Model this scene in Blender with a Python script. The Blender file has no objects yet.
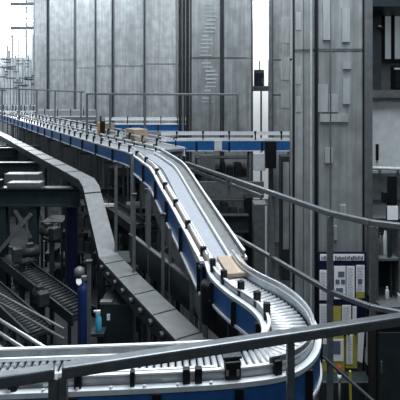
import bpy, math, random
from mathutils import Vector, Matrix
R = random.Random(7)
S = bpy.context.scene
COL = S.collection
CZ = 6.0                      # camera height above the hall floor
F, CX, HY = 450.0, 200.0, 95.0

def at(px, py, d):            # a point seen at that place at depth d
    return Vector(((px-CX)/F*d, d, CZ-(py-HY)/F*d))
def ax(px, d): return (px-CX)/F*d
def az(py, d): return CZ-(py-HY)/F*d

# ------------------------------------------------------------------ materials
def mat(name, col, rough=.5, metal=0., noise=0., scale=6., stretch=(1,1,1), bump=0., emit=0., alpha=1., spec=None):
    m = bpy.data.materials.new(name); m.use_nodes = True
    nt = m.node_tree; b = nt.nodes['Principled BSDF']
    b.inputs['Base Color'].default_value = (*col, 1)
    b.inputs['Roughness'].default_value = rough
    b.inputs['Metallic'].default_value = metal
    if spec is not None: b.inputs['Specular IOR Level'].default_value = spec
    if emit:
        b.inputs['Emission Color'].default_value = (*col, 1); b.inputs['Emission Strength'].default_value = emit
    if noise or bump:
        tc = nt.nodes.new('ShaderNodeTexCoord'); mp = nt.nodes.new('ShaderNodeMapping')
        mp.inputs['Scale'].default_value = stretch
        n = nt.nodes.new('ShaderNodeTexNoise'); n.inputs['Scale'].default_value = scale
        n.inputs['Detail'].default_value = 5; n.inputs['Roughness'].default_value = .65
        nt.links.new(tc.outputs['Object'], mp.inputs[0]); nt.links.new(mp.outputs[0], n.inputs['Vector'])
        if noise:
            rp = nt.nodes.new('ShaderNodeValToRGB')
            rp.color_ramp.elements[0].position = .3; rp.color_ramp.elements[1].position = .7
            rp.color_ramp.elements[0].color = (*[c*(1-noise) for c in col], 1)
            rp.color_ramp.elements[1].color = (*[min(1, c*(1+noise)) for c in col], 1)
            nt.links.new(n.outputs['Fac'], rp.inputs[0]); nt.links.new(rp.outputs[0], b.inputs['Base Color'])
        if bump:
            bp = nt.nodes.new('ShaderNodeBump'); bp.inputs['Strength'].default_value = bump
            bp.inputs['Distance'].default_value = .02
            nt.links.new(n.outputs['Fac'], bp.inputs['Height']); nt.links.new(bp.outputs[0], b.inputs['Normal'])
    if alpha < 1:
        b.inputs['Alpha'].default_value = alpha
    return m

M = {}
M['blue'] = mat('blue_paint', (.014, .095, .29), .35, 0, .25, 5)
M['bluefar'] = M['blue']
M['white'] = mat('white_coated_rail', (.72, .75, .78), .35, .2, .1, 8)
M['alu'] = mat('aluminium', (.5, .53, .56), .32, .75, .2, 10, (1, 1, 1))
M['sheet'] = mat('guard_sheet', (.30, .32, .34), .38, .6, .22, 7, (1, 1, 1))
M['belt'] = mat('grey_belt', (.25, .27, .31), .5, 0, .12, 14, (1, 1, 1))
M['roller'] = mat('roller_steel', (.62, .65, .68), .38, .5, .15, 12)
M['black'] = mat('black_plastic', (.006, .007, .009), .5, spec=.25)
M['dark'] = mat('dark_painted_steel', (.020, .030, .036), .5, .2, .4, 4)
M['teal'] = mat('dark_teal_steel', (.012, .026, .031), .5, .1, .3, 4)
M['grey'] = mat('mid_grey_steel', (.14, .155, .165), .45, .4, .25, 6)
M['rail'] = mat('handrail_steel', (.17, .19, .205), .38, .5, .2, 9)
M['frontrail'] = mat('front_handrail_steel', (.10, .115, .125), .36, .5, .25, 9)
M['tray'] = mat('tray_grey', (.12, .13, .137), .5, .3, .22, 7)
M['floor'] = mat('floor_concrete', (.020, .024, .028), .6, 0, .5, 1.2)
M['wall'] = mat('wall_grey', (.30, .33, .35), .8, 0, .15, 2)
M['wallwhite'] = mat('wall_white', (.85, .88, .9), .8, 0, .05, 2)
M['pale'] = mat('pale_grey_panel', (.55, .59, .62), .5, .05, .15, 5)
M['navy'] = mat('navy_panel', (.006, .010, .042), .4, 0, .2, 6)
M['slot'] = mat('slot_channel', (.13, .10, .08), .6)
M['shade_steel'] = mat('shade_darkened_steel', (.026, .030, .034), .55, .2, .4, 6)  # steel darkened so its colour carries the shade of the lower area
M['plate'] = mat('patch_grey', (.36, .395, .41), .45, .3, .2, 3, (3, 3, .4))  # paler grey for imitated reflections and see-through patches on the towers
M['paper'] = mat('paper', (.86, .89, .92), .8, 0, .08, 20)
M['paperprint'] = mat('paper_print', (.10, .14, .2), .8, 0, .6, 120)
M['textgrey'] = mat('print_line', (.35, .39, .45), .8)
M['olive'] = mat('olive_folder', (.40, .38, .07), .6, 0, .2, 9)
M['carton'] = mat('carton', (.30, .24, .185), .7, 0, .12, 9)
M['tape'] = mat('tape', (.42, .34, .27), .4)
M['cyan'] = mat('cyan_bottle', (.05, .35, .55), .3)
M['barrel'] = mat('blue_drum', (.006, .022, .10), .35)
M['ochre'] = mat('ochre_card', (.30, .17, .05), .7, 0, .2, 9)
M['red'] = mat('red_plastic', (.35, .02, .02), .4)
M['yellow'] = mat('yellow_paint', (.5, .45, .05), .5)
M['lamp'] = mat('lamp_glow', (1, .98, .95), .5, emit=14)
M['lampsmall'] = mat('lamp_glow_small', (.9, 1, .95), .5, emit=.6)
M['daylight'] = mat('daylight_pane', (.92, .96, 1), .5, emit=9)
M['glass'] = mat('office_glass_glow', (.62, .72, .76), .35, emit=.13)  # faint glow put into the panes to lighten them
M['bright'] = mat('lit_screen_wall', (.93, .95, .97), .7)

def panel_mat(name, col, alpha, seed):
    """grey perforated sheet; vertical streaks imitate reflections, with patches of varied tone"""
    m = bpy.data.materials.new(name); m.use_nodes = True
    nt = m.node_tree; b = nt.nodes['Principled BSDF']; L = nt.links.new
    tc = nt.nodes.new('ShaderNodeTexCoord')
    def noise(scale, st, detail=4):
        mp = nt.nodes.new('ShaderNodeMapping'); mp.inputs['Scale'].default_value = st
        mp.inputs['Location'].default_value = (seed*3.1, seed*1.7, seed)
        n = nt.nodes.new('ShaderNodeTexNoise'); n.inputs['Scale'].default_value = scale; n.inputs['Detail'].default_value = detail
        L(tc.outputs['Object'], mp.inputs[0]); L(mp.outputs[0], n.inputs['Vector']); return n
    a = noise(3, (3.5, 3.5, .12)); c = noise(2.5, (1, 1, .8), 6)
    mx = nt.nodes.new('ShaderNodeMath'); mx.operation = 'MULTIPLY'
    L(a.outputs['Fac'], mx.inputs[0]); L(c.outputs['Fac'], mx.inputs[1])
    rp = nt.nodes.new('ShaderNodeValToRGB')
    rp.color_ramp.elements[0].position = .14; rp.color_ramp.elements[1].position = .40
    rp.color_ramp.elements[0].color = (*[k*.72 for k in col], 1)
    rp.color_ramp.elements[1].color = (*[min(1, k*1.25) for k in col], 1)
    L(mx.outputs[0], rp.inputs[0]); L(rp.outputs[0], b.inputs['Base Color'])
    b.inputs['Roughness'].default_value = .42; b.inputs['Metallic'].default_value = .35
    b.inputs['Alpha'].default_value = alpha
    return m
PANEL = [panel_mat('tower_panel_%d' % i, (.38+.03*(i % 3), .415+.03*(i % 3), .43+.03*(i % 3)), .72, i) for i in range(4)]

# ------------------------------------------------------------------ builder
class MB:
    def __init__(s): s.v = []; s.f = []
    def quadbox(s, c8):
        i = len(s.v); s.v += [Vector(p) for p in c8]
        s.f += [tuple(i+k for k in q) for q in ((0,3,2,1),(4,5,6,7),(0,1,5,4),(1,2,6,5),(2,3,7,6),(3,0,4,7))]
        return s
    def box(s, x0, x1, y0, y1, z0, z1):
        return s.quadbox([(x0,y0,z0),(x1,y0,z0),(x1,y1,z0),(x0,y1,z0),(x0,y0,z1),(x1,y0,z1),(x1,y1,z1),(x0,y1,z1)])
    def rbox(s, c, sx, sy, sz, rz=0, ry=0):           # centre, full sizes, yaw
        m = Matrix.Rotation(rz, 3, 'Z') @ Matrix.Rotation(ry, 3, 'Y')
        pts = [(-1,-1,-1),(1,-1,-1),(1,1,-1),(-1,1,-1),(-1,-1,1),(1,-1,1),(1,1,1),(-1,1,1)]
        return s.quadbox([Vector(c) + m @ Vector((a*sx/2, b*sy/2, d*sz/2)) for a, b, d in pts])
    def bar(s, p, q, w, h):                            # rectangular bar p->q, w sideways, h upright
        p, q = Vector(p), Vector(q); t = (q-p).normalized()
        n = t.cross(Vector((0,0,1)))
        if n.length < 1e-4: n = Vector((1,0,0))
        n.normalize(); u = n.cross(t)
        r = []
        for e in (p, q):
            r += [e-n*w/2-u*h/2, e+n*w/2-u*h/2, e+n*w/2+u*h/2, e-n*w/2+u*h/2]
        return s.quadbox(r)
    def tube(s, p, q, r, n=12, r2=None):
        p, q = Vector(p), Vector(q); t = (q-p).normalized(); r2 = r if r2 is None else r2
        a = t.orthogonal().normalized(); b = t.cross(a); i = len(s.v)
        for e, rr in ((p, r), (q, r2)):
            for k in range(n):
                an = 2*math.pi*k/n; s.v.append(e + a*math.cos(an)*rr + b*math.sin(an)*rr)
        for k in range(n): s.f.append((i+k, i+(k+1) % n, i+n+(k+1) % n, i+n+k))
        s.f.append(tuple(i+k for k in reversed(range(n)))); s.f.append(tuple(i+n+k for k in range(n)))
        return s
    def lathe(s, c, prof, n=16):                       # prof: list of (r, z)
        i = len(s.v); c = Vector(c)
        for r, z in prof:
            for k in range(n):
                an = 2*math.pi*k/n; s.v.append(c + Vector((math.cos(an)*r, math.sin(an)*r, z)))
        for j in range(len(prof)-1):
            for k in range(n): s.f.append((i+j*n+k, i+j*n+(k+1) % n, i+(j+1)*n+(k+1) % n, i+(j+1)*n+k))
        s.f.append(tuple(i+k for k in reversed(range(n)))); j = (len(prof)-1)*n
        s.f.append(tuple(i+j+k for k in range(n))); return s
    def sweep(s, path, s0, s1, z0, z1, z0b=None, z1b=None):   # rectangular section swept along a path
        z0b = z0 if z0b is None else z0b; z1b = z1 if z1b is None else z1b
        fr = frames(path); i = len(s.v)
        for p, n, k in fr:
            for ss, zz in ((s0, z0), (s1, z0b), (s1, z1b), (s0, z1)):
                s.v.append(p + n*(ss*k) + Vector((0,0,zz)))
        for j in range(len(fr)-1):
            a = i+j*4; b = a+4
            for k in range(4): s.f.append((a+k, a+(k+1) % 4, b+(k+1) % 4, b+k))
        s.f.append((i+3, i+2, i+1, i)); e = i+(len(fr)-1)*4; s.f.append((e, e+1, e+2, e+3)); return s
    def polytube(s, pts, r, n=10):
        pts = [Vector(p) for p in pts]; i = len(s.v)
        for j, p in enumerate(pts):
            t = (pts[min(j+1, len(pts)-1)] - pts[max(j-1, 0)]).normalized()
            a = t.cross(Vector((0,0,1)))
            if a.length < 1e-3: a = Vector((1,0,0))
            a.normalize(); b = t.cross(a)
            for k in range(n):
                an = 2*math.pi*k/n; s.v.append(p + a*math.cos(an)*r + b*math.sin(an)*r)
        for j in range(len(pts)-1):
            for k in range(n):
                s.f.append((i+j*n+k, i+j*n+(k+1) % n, i+(j+1)*n+(k+1) % n, i+(j+1)*n+k))
        s.f.append(tuple(i+k for k in reversed(range(n)))); e = i+(len(pts)-1)*n
        s.f.append(tuple(e+k for k in range(n))); return s
    def prism(s, pts, d):                              # polygon extruded by vector d
        i = len(s.v); n = len(pts); d = Vector(d)
        s.v += [Vector(p) for p in pts] + [Vector(p)+d for p in pts]
        s.f.append(tuple(i+k for k in range(n))); s.f.append(tuple(i+n+k for k in reversed(range(n))))
        for k in range(n): s.f.append((i+(k+1) % n, i+k, i+n+k, i+n+(k+1) % n))
        return s
    def build(s, name, m, parent=None, smooth=False, bevel=0):
        off = Vector((0,0,0)); p = parent
        while p is not None: off += p.location; p = p.parent
        if parent is None:
            lo = Vector((min(v.x for v in s.v), min(v.y for v in s.v), min(v.z for v in s.v)))
            hi = Vector((max(v.x for v in s.v), max(v.y for v in s.v), 0)); off = Vector(((lo.x+hi.x)/2, (lo.y+hi.y)/2, lo.z))
        me = bpy.data.meshes.new(name); me.from_pydata([v-off for v in s.v], [], s.f); me.update()
        import bmesh
        bm = bmesh.new(); bm.from_mesh(me); bmesh.ops.recalc_face_normals(bm, faces=bm.faces); bm.to_mesh(me); bm.free()
        me.materials.append(M[m] if isinstance(m, str) else m)
        if smooth:
            for p_ in me.polygons: p_.use_smooth = len(p_.vertices) == 4
        o = bpy.data.objects.new(name, me); COL.objects.link(o)
        if parent is None: o.location = off
        else: o.parent = parent
        if bevel:
            b = o.modifiers.new('Bevel', 'BEVEL'); b.width = bevel; b.segments = 2; b.limit_method = 'ANGLE'
        return o

def frames(path):
    out = []; n = len(path)
    for i, p in enumerate(path):
        def d(a, b):
            v = Vector((path[b].x-path[a].x, path[b].y-path[a].y, 0)); return v.normalized()
        d0 = d(i-1, i) if i > 0 else d(0, 1)
        d1 = d(i, i+1) if i < n-1 else d(n-2, n-1)
        t = (d0+d1).normalized(); nn = Vector((t.y, -t.x, 0))
        k = 1/max(.5, Vector((d0.y, -d0.x, 0)).dot(nn))
        out.append((p, nn, k))
    return out

def spline(pts, n=6):
    pts = [Vector(p) for p in pts]; P = [2*pts[0]-pts[1]] + pts + [2*pts[-1]-pts[-2]]; out = []
    for i in range(1, len(P)-2):
        a, b, c, d = P[i-1:i+3]
        for k in range(n):
            t = k/n
            out.append(.5*((2*b) + (c-a)*t + (2*a-5*b+4*c-d)*t*t + (3*b-a-3*c+d)*t**3))
    out.append(pts[-1]); return out

def length(path): return sum((path[i+1]-path[i]).length for i in range(len(path)-1))
def sample(path, u):           # point, lateral normal and tangent at arc length u
    for i in range(len(path)-1):
        l = (path[i+1]-path[i]).length
        if u <= l or i == len(path)-2:
            t3 = (path[i+1]-path[i]).normalized(); p = path[i]+t3*min(u, l)
            t = Vector((t3.x, t3.y, 0)).normalized(); return p, Vector((t.y, -t.x, 0)), t3
        u -= l
def cut(path, a, b):
    out = [sample(path, a)[0]]; acc = 0
    for i in range(len(path)-1):
        acc += (path[i+1]-path[i]).length
        if a+1e-3 < acc < b-1e-3: out.append(path[i+1])
    out.append(sample(path, b)[0]); return out

def tag(o, label=None, cat=None, group=None, kind=None):
    if label: o['label'] = label
    if cat: o['category'] = cat
    if group: o['group'] = group
    if kind: o['kind'] = kind
    return o
def empty(name, loc, label, cat, group=None):
    o = bpy.data.objects.new(name, None); o.empty_display_size = .2; COL.objects.link(o); o.location = loc
    return tag(o, label, cat, group)
def dup(root, loc, label=None, group=None):
    r = root.copy(); COL.objects.link(r); r.location = loc
    if label: r['label'] = label
    if group: r['group'] = group
    for ch in list(root.children):
        c = ch.copy(); COL.objects.link(c); c.parent = r
        for g in ch.children:
            d = g.copy(); COL.objects.link(d); d.parent = c
    return r
V = Vector
def H(h): return CZ-h

# ------------------------------------------------------------------ setting
def struct(name, mb, m, bevel=0): return tag(mb.build(name, m, None, bevel=bevel), kind='structure')
struct('floor', MB().box(-40, 22, -3, 66, -.2, 0), 'floor')
struct('wall_back', MB().box(-40, 22, 64, 64.4, 0, 20), 'wall')
struct('wall_left', MB().box(-40.4, -40, -3, 64.4, 0, 20), 'wall')
struct('wall_right', MB().box(22, 22.4, -3, 64.4, 0, 20), 'wall')
struct('ceiling', MB().box(-40.4, 22.4, -3, 64.4, 20, 20.3), 'wall')

# bright white partition seen between the towers
x0, x1 = ax(248, 26), ax(276, 26)
struct('wall_partition', MB().box(x0-.4, x1+.6, 26, 26.2, 0, 14), 'bright')

# big daylight window, far left, widened to stand in for its glare
d = 60
w1 = MB(); wx0, wx1, wz0, wz1 = ax(-30, d), ax(26, d), az(58, d), 19.5
for i in range(5): w1.box(wx0+(wx1-wx0)*i/4-.08, wx0+(wx1-wx0)*i/4+.08, d-.1, d+.1, wz0, wz1)
for i in range(4): w1.box(wx0, wx1, d-.1, d+.1, wz0+(wz1-wz0)*i/3-.08, wz0+(wz1-wz0)*i/3+.08)
wf = struct('window_1', w1, 'white')
wp = MB().box(wx0, wx1, d+.05, d+.09, wz0, wz1).build('pane', 'daylight', wf)

# right hand office block wall: recess, window, ledge
D = 12.0
struct('wall_office_lower', MB().box(ax(364, D), ax(364, D)+5, D, D+.2, 0, az(98, D)), 'pale')
struct('trim_1', MB().box(ax(366, D), ax(366, D)+5, D-.25, D+2.2, az(97.5, D), az(90, D)), 'grey')
struct('wall_office_recess', MB().box(ax(350, 14), ax(350, 14)+7, 14, 14.2, az(94, 14), 14), 'grey')
struct('trim_2', MB().box(ax(366, 13), ax(381.5, 13), 13.0, 13.95, az(91, 13), 14), 'dark')
struct('trim_3', MB().box(ax(366, 12.4), ax(366, 12.4)+5, 12.3, 13.95, az(7, 12.4), az(0, 12.4)+3), 'dark')
wd = 13.85
fr = MB(); a0, a1, b0, b1 = ax(383, wd), ax(420, wd), az(59, wd), az(11, wd)
fr.box(a0-.06, a1, wd-.05, wd+.1, b1, b1+.3); fr.box(a0-.06, a1, wd-.05, wd+.1, b0-.08, b0)
for px in (383, 392.6, 402, 411): fr.box(ax(px, wd)-.045, ax(px, wd)+.045, wd-.05, wd+.1, b0, b1)
w2 = struct('window_2', fr, 'black')
MB().box(a0, a1, wd+.02, wd+.06, b0, b1).build('pane', 'glass', w2)
o = MB().box(ax(393, 13.8), ax(415, 13.8), 13.6, 13.98, az(88.5, 13.8), az(66, 13.8)).build('wall_screen', 'black', bevel=.02)
tag(o, 'black flat box hung on the grey wall under the office window', 'screen')
MB().box(ax(394, 13.6), ax(412, 13.6), 13.57, 13.6, az(69.5, 13.6), az(67.8, 13.6)).build('top_strip', 'pale', o)
o = MB().lathe(at(380, 27, 12.9), [(.04, 0), (.05, .02), (.04, .05)], 10).build('wall_lamp', 'white'); tag(o, 'tiny round lamp on the dark column beside the office window', 'lamp')
MB().box(ax(378, 13), ax(381, 13), 12.8, 13, az(29, 13), az(28, 13)).build('lamp_arm', 'dark', o)
# slim slot handle & shelf rail of the pale wall
o = MB().box(ax(375.5, D), ax(378, D), D-.05, D, az(160, D), az(144, D)).build('slot_handle', 'black'); tag(o, 'black upright slot handle on the pale right wall', 'handle')
o = MB().tube(at(372, 168, 11.6), at(430, 170, 11.4), .045).build('wall_rail', 'pale', smooth=True); tag(o, 'pale round rail running along the foot of the light right wall', 'rail')
for px in (380, 398): MB().bar(at(px, 169, 11.55), at(px, 169, 12.0), .05, .05).build('rail_bracket', 'black', o)
o = MB().box(ax(362, D), ax(440, D), 11.72, 11.98, az(198, D), az(171, D)).build('wall_cabinet', 'grey', bevel=.02); tag(o, 'grey flat cabinet under the pale rail at the right wall', 'cabinet')
MB().box(ax(390, D), ax(391, D), 11.7, 11.72, az(196, D), az(174, D)).build('door_gap', 'black', o)

# ------------------------------------------------------------------ storage towers
def tower(px0, px1, d, depth, pm, label, splits, side=1, topz=19.0, loads=6, dark=False, insets=(), postw=.07):
    x0, x1 = ax(px0, d), ax(px1, d)
    t = empty('storage_tower', ((x0+x1)/2, d+depth/2, 0), label, 'storage tower', 'tall grey storage towers')
    for x in (x0+postw/2, x1-postw/2):
        for y in (d+postw/2, d+depth-postw/2):
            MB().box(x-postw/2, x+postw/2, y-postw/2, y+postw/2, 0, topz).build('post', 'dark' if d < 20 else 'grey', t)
    zs = [0.0] + sorted(splits) + [topz]
    for a, b in zip(zs, zs[1:]):
        MB().box(x0+postw, x1-postw, d+.02, d+.05, a+.03, b-.03).build('front_panel', pm, t)
        for sx in ((x0 if side < 0 else x1) - (.0 if side < 0 else .03),):
            MB().box(sx, sx+.03, d+postw, d+depth-postw, a+.03, b-.03).build('side_panel', pm, t)
        MB().box(x0+postw, x1-postw, d+.01, d+.06, b-.015, b+.015 if b < topz else b).build('crossbar', 'grey', t)
    for px_a, px_b, py_a, py_b in insets:
        MB().box(ax(px_a, d), ax(px_b, d), d-.012, d+.02, az(py_b, d), az(py_a, d)).build('pale_patch', 'plate', t)  # pale rectangles imitating reflections and goods seen through the panel
    # back sheet and goods on trays inside
    MB().box(x0+.1, x1-.1, d+depth-.14, d+depth-.1, 0, topz).build('back_sheet', 'grey' if not dark else 'dark', t)
    for k in range(loads):
        z = R.uniform(1.5, topz-2); w = (x1-x0-.3)*R.uniform(.35, .9); xx = x0+.15+R.random()*(x1-x0-.3-w)
        MB().box(xx, xx+w, d+.2, d+.2+depth*.4, z, z+R.uniform(.25, .9)).build('stored_tray', R.choice(['white', 'pale', 'white', 'dark']), t)
    return t

d = 9.0
T = tower(315.5, 372, d, 2.6, PANEL[0], 'nearest grey storage tower, right of centre, with the notice board on its front', [az(204, d)-2.6, az(50, d)], side=-1,
          loads=7, insets=[(342, 350, 8, 42), (323, 330, 0, 40), (343, 351, 62, 69), (343, 350, 78, 104), (318, 328, 84, 112), (329, 338, 94, 112), (320, 348, 114, 122), (325, 333, 148, 163), (340, 346, 205, 215), (334, 337, 226, 240)], postw=.06)
MB().box(ax(362.5, d), ax(364, d), d-.03, d, 0, 19).build('seam', 'black', T)
MB().box(ax(314.5, d), ax(316.5, d), d-.04, d+.02, 0, 19).build('seam', 'black', T)
MB().box(ax(364, d), ax(372, d), d-.03, d+.01, 0, 19).build('post_cover', 'grey', T)
MB().box(ax(330, d), ax(331, d), d-.012, d+.0, az(250, d), 19).build('seam', 'grey', T)
# its narrow neighbour, flush on the left
dd = 9.25
t = empty('storage_tower', (ax(304, dd), dd+.1, 0), 'narrow grey storage tower directly left of the one with the notice board', 'storage tower', 'tall grey storage towers')
for (a, b) in ((0, az(50, dd)), (az(50, dd), 19)):
    MB().box(ax(294.5, dd), ax(317, dd), dd, dd+.04, a+.02, b-.02).build('front_panel', PANEL[1], t)
    MB().box(ax(294.5, dd), ax(294.5, dd)+.03, dd+.05, dd+.25, a+.02, b-.02).build('side_panel', PANEL[1], t)
MB().box(ax(292.8, dd), ax(294.5, dd), dd-.02, dd+.06, 0, 19).build('post', 'black', t)
MB().box(ax(310, dd), ax(312, dd), dd-.03, dd-.005, 0, 19).build('rib', 'pale', t)
MB().box(ax(303, dd), ax(303.8, dd), dd-.02, dd-.005, 0, 19).build('rib', 'grey', t)
MB().box(ax(294.5, dd), ax(317, dd), dd-.02, dd+.04, az(50, dd)-.015, az(50, dd)+.015).build('crossbar', 'grey', t)
for a, b in ((12, 30), (66, 84), (96, 112)):
    MB().box(ax(296, dd), ax(301, dd), dd-.012, dd-.001, az(b, dd), az(a, dd)).build('pale_patch', 'plate', t)  # imitated reflections on the narrow tower

tower(271.5, 300, 18.2, .5, PANEL[2], 'grey storage tower with square lighter patches, right of the bright white gap', [az(60, 18.2), az(95, 18.2)], side=-1, loads=5,
      insets=[(281, 290, 17, 43), (281, 291, 57, 80), (281, 291, 90, 108)])
tower(222.5, 253, 19.0, 2.4, PANEL[1], 'broad grey storage tower directly left of the bright white gap', [az(58, 19)], side=1, loads=6)
tower(190, 221.5, 19.0, 2.4, PANEL[3], 'grey storage tower with small pale louvres, second to the left of the white gap', [az(58, 19)], side=-1, loads=9)
tower(145, 177, 27, 2.4, PANEL[0], 'grey storage tower behind the far handrail, left of the dark steel columns', [az(64, 27)], side=1, loads=6)
tower(113.5, 144, 29, 2.4, PANEL[2], 'grey storage tower fifth from the left behind the far handrail', [az(66, 29)], side=1, loads=7)
tower(96, 112, 32, 2.6, PANEL[1], 'narrow grey storage tower fourth from the left', [az(66, 32)], side=1, loads=4)
tower(75.5, 95, 34, 2.6, PANEL[3], 'grey storage tower third from the left', [az(68, 34)], side=1, loads=5)
tower(49, 74.5, 37, 2.6, PANEL[0], 'broad pale storage tower second from the left, in haze', [az(60, 37)], side=1, loads=6)
tower(33.5, 47, 42, 2.6, PANEL[2], 'narrow hazy storage tower farthest left, beside the bright window', [az(45, 42)], side=1, loads=4)
r = random.Random(3)
TW = [o for o in COL.objects if o.get('label', '').startswith('grey storage tower with small pale louvres')][0]
for k in range(26):
    y = 4+k*3.9; x = 203+r.uniform(-1, 1)+3*math.sin(k*.4); 
    if abs(y-58) > 3: MB().box(ax(x, 19), ax(x+r.uniform(6, 12), 19), 18.985, 19.0, az(y+r.uniform(.8, 1.6), 19), az(y, 19)).build('tray_dash', 'pale', TW)  # pale dashes standing for stored trays seen through the panel
for px0, px1, lab in ((178.5, 181.5, 'slim dark steel column, left one of the close group between grey towers'),
                      (182.5, 185, 'slim dark steel column in the middle of the close group between grey towers'),
                      (186, 189, 'slim dark steel column, right one of the close group between grey towers')):
    tag(MB().box(ax(px0, 23), ax(px1, 23), 23, 23.3, 0, 19).build('steel_column', 'dark'), lab, 'column', 'dark steel columns between towers')
tag(MB().box(ax(176, 30), ax(191, 30), 30, 30.2, 0, 19).build('partition_panel', 'grey'), 'dark grey upright panel seen in the gap behind the slim columns', 'panel')

# ------------------------------------------------------------------ conveyors
UP = H(1.6)
u2 = V((.51, -.86, 0)); 
cA = V((-1.12, 11.85, UP))
slope = V((-.59, 1, 0))
far = cA + slope*34
main_path = spline([far, cA+slope*24, cA+slope*14, cA+slope*6, cA+slope*2.2, cA+slope*.8, cA+V((.14, -.75, -.07)),
                    V((-.73, 10.5, H(1.76))), V((-.35, 8.95, H(2.0))), V((.03, 7.4, H(2.24))), V((.26, 6.45, H(2.38)))], 5)
iend = len(main_path)
low_pts = [(.26, 6.45, H(2.38)), (.36, 6.0, H(2.4)), (.55, 5.6, H(2.4)), (.80, 5.22, H(2.4)), (.93, 4.82, H(2.4)), (.90, 4.42, H(2.4)),
           (.70, 4.13, H(2.4)), (.34, 4.02, H(2.4)), (-.2, 3.96, H(2.4)), (-1.1, 3.90, H(2.4)), (-2.4, 3.82, H(2.4))]
low_path = spline(low_pts, 6)
Lm = length(main_path); Ll = length(low_path)
# arc length of the top of the incline
def arclen_to(path, y):
    acc = 0
    for i in range(len(path)-1):
        if path[i+1].y < y: return acc
        acc += (path[i+1]-path[i]).length
Ltop = arclen_to(main_path, 12.2)

def edge(path, fun):           # path moved sideways by fun(fraction of length)
    L = length(path); acc = 0; out = []
    for i, (p, n, k) in enumerate(frames(path)):
        if i: acc += (path[i]-path[i-1]).length
        out.append(p+n*(fun(acc/L)*k))
    return out

def conveyor(path, label, w, side_h, panel_len, post_len, bed='belt', rollers=0, guards=('rail', 'rail'), name='conveyor', legs_to=None, leg_step=2.0,
             loc=None, railh=.16, brk=1.0, panel='blue', skip_legs=None, leg_sides=(1, -1), legmat='grey', wf=None, w2=None, flange='white'):
    w2 = w2 or w; wf = wf or (lambda f: w)
    E = {1: edge(path, wf), -1: edge(path, lambda f: -w2)}; L = length(path); p0 = sample(path, L/2)[0]
    t = empty(name, loc or (p0.x, p0.y, legs_to if legs_to is not None else p0.z-side_h), label, 'conveyor')
    ww = min(w, w2, wf(0)); MB().sweep(path, -w2+.04, ww-.04, -.09, -.02 if not rollers else -.07).build('bed', bed, t)
    n = max(1, round(L/panel_len))
    for k in range(n):
        for sg in (1, -1):
            e = E[sg]; l = length(e); seg = cut(e, l*k/n+.012, l*(k+1)/n-.012)
            MB().sweep(seg, -.02, .02, -side_h, -.03).build('side_panel', panel, t)
    for sg in (1, -1):
        MB().sweep(E[sg], -sg*.03, sg*.032, -.03, .012).build('top_flange', flange, t)
        MB().sweep(E[sg], -sg*.03, sg*.04, -side_h-.03, -side_h).build('bottom_flange', 'white', t)
    for sg, g in zip((1, -1), guards):
        if g == 'rail':
            MB().sweep(E[sg], -sg*.075, -sg*.045, railh, railh+.035).build('guide_rail', 'white', t)
            m = int(L/brk)
            for k in range(m):
                p, nn, t3 = sample(E[sg], (k+.5)*length(E[sg])/m); c = p-nn*sg*.01
                MB().bar(c+V((0,0,0)), c+V((0,0,railh+.08)), .045, .07).bar(c+V((0,0,railh+.03)), c-nn*sg*.07+V((0,0,railh+.03)), .07, .08).build('rail_bracket', 'black', t)
        elif g in ('sheet', 'white'):
            MB().sweep(E[sg], -sg*.05, -sg*.035, .0 if g == 'sheet' else railh*.5, railh).build('guard_sheet', g, t)
            MB().sweep(E[sg], -sg*.058, -sg*.028, railh, railh+.015).build('guard_lip', 'white', t)
    if rollers:
        m = min(98, int(L/rollers))
        for k in range(m):
            p, nn, t3 = sample(path, (k+.5)*L/m)
            MB().tube(p+nn*(wf((k+.5)/m)-.07)-V((0,0,.03)), p-nn*(w2-.07)-V((0,0,.03)), .026, 8).build('roller', 'roller', t, smooth=True)
    # black joint straps over the side panels
    for k in range(n+1):
        for sg in (1, -1):
            l = length(E[sg]); p, nn, t3 = sample(E[sg], min(max(l*k/n, .05), l-.05))
            c = p+nn*sg*.035
            MB().bar(c-V((0,0,side_h+.03)), c-V((0,0,.03)), .07, .03).build('joint_strap', 'black', t)
    if legs_to is not None:
        m = max(1, int(L/leg_step))
        for k in range(m+1):
            if skip_legs and k in skip_legs: continue
            p, nn, t3 = sample(path, min(max(L*k/m, .1), L-.1))
            for sg in leg_sides:
                c = p+nn*sg*(w-.06)
                MB().bar(V((c.x, c.y, legs_to)), c-V((0,0,side_h+.03)), .06, .06).build('leg', legmat, t)
            if len(leg_sides) == 2:
                MB().bar(p+nn*(w-.08)-V((0,0,side_h+.25)), p-nn*(w-.08)-V((0,0,side_h+.25)), .05, .07).build('cross_brace', legmat, t)
    return t

# upper level run coming from the far left
top = cut(main_path, 0, Ltop)
conveyor(top, 'long blue sided conveyor running from the hazy far left to the top of the ramp', .40, .36, 1.6, 2, legs_to=0, leg_step=2.6, railh=.12, brk=.8, bed='sheet')
# the ramp
ramp = cut(main_path, Ltop+.01, Lm-.02)
L = length(ramp)
t = empty('conveyor', (-.35, 9, 0), 'steep blue sided conveyor ramp with grey belt descending towards the curved conveyor', 'conveyor')
wl = lambda f: .42-.09*min(1, f*1.5)-.10*max(0, f-.45)/.55
EL = edge(ramp, wl); ER = edge(ramp, lambda f: -.42)
MB().sweep(ramp, -.40, .28, -.10, -.06).build('bed', 'grey', t)
MB().sweep(ramp, -.17, .11, -.06, -.02).build('belt', 'belt', t)
for e, sg in ((EL, 1), (ER, -1)):
    n = 5; l = length(e)
    for k in range(n):
        MB().sweep(cut(e, l*k/n+.01, l*(k+1)/n-.01), -.02, .02, -.44, -.03).build('side_panel', 'blue', t)
    MB().sweep(e, -sg*.03, sg*.03, -.03, .012).build('top_flange', 'white', t)
    MB().sweep(e, -sg*.03, sg*.05, -.475, -.44).build('bottom_flange', 'white', t)
MB().sweep(EL, -.09, -.065, .06, .10).build('guide_rail', 'white', t)
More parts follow.
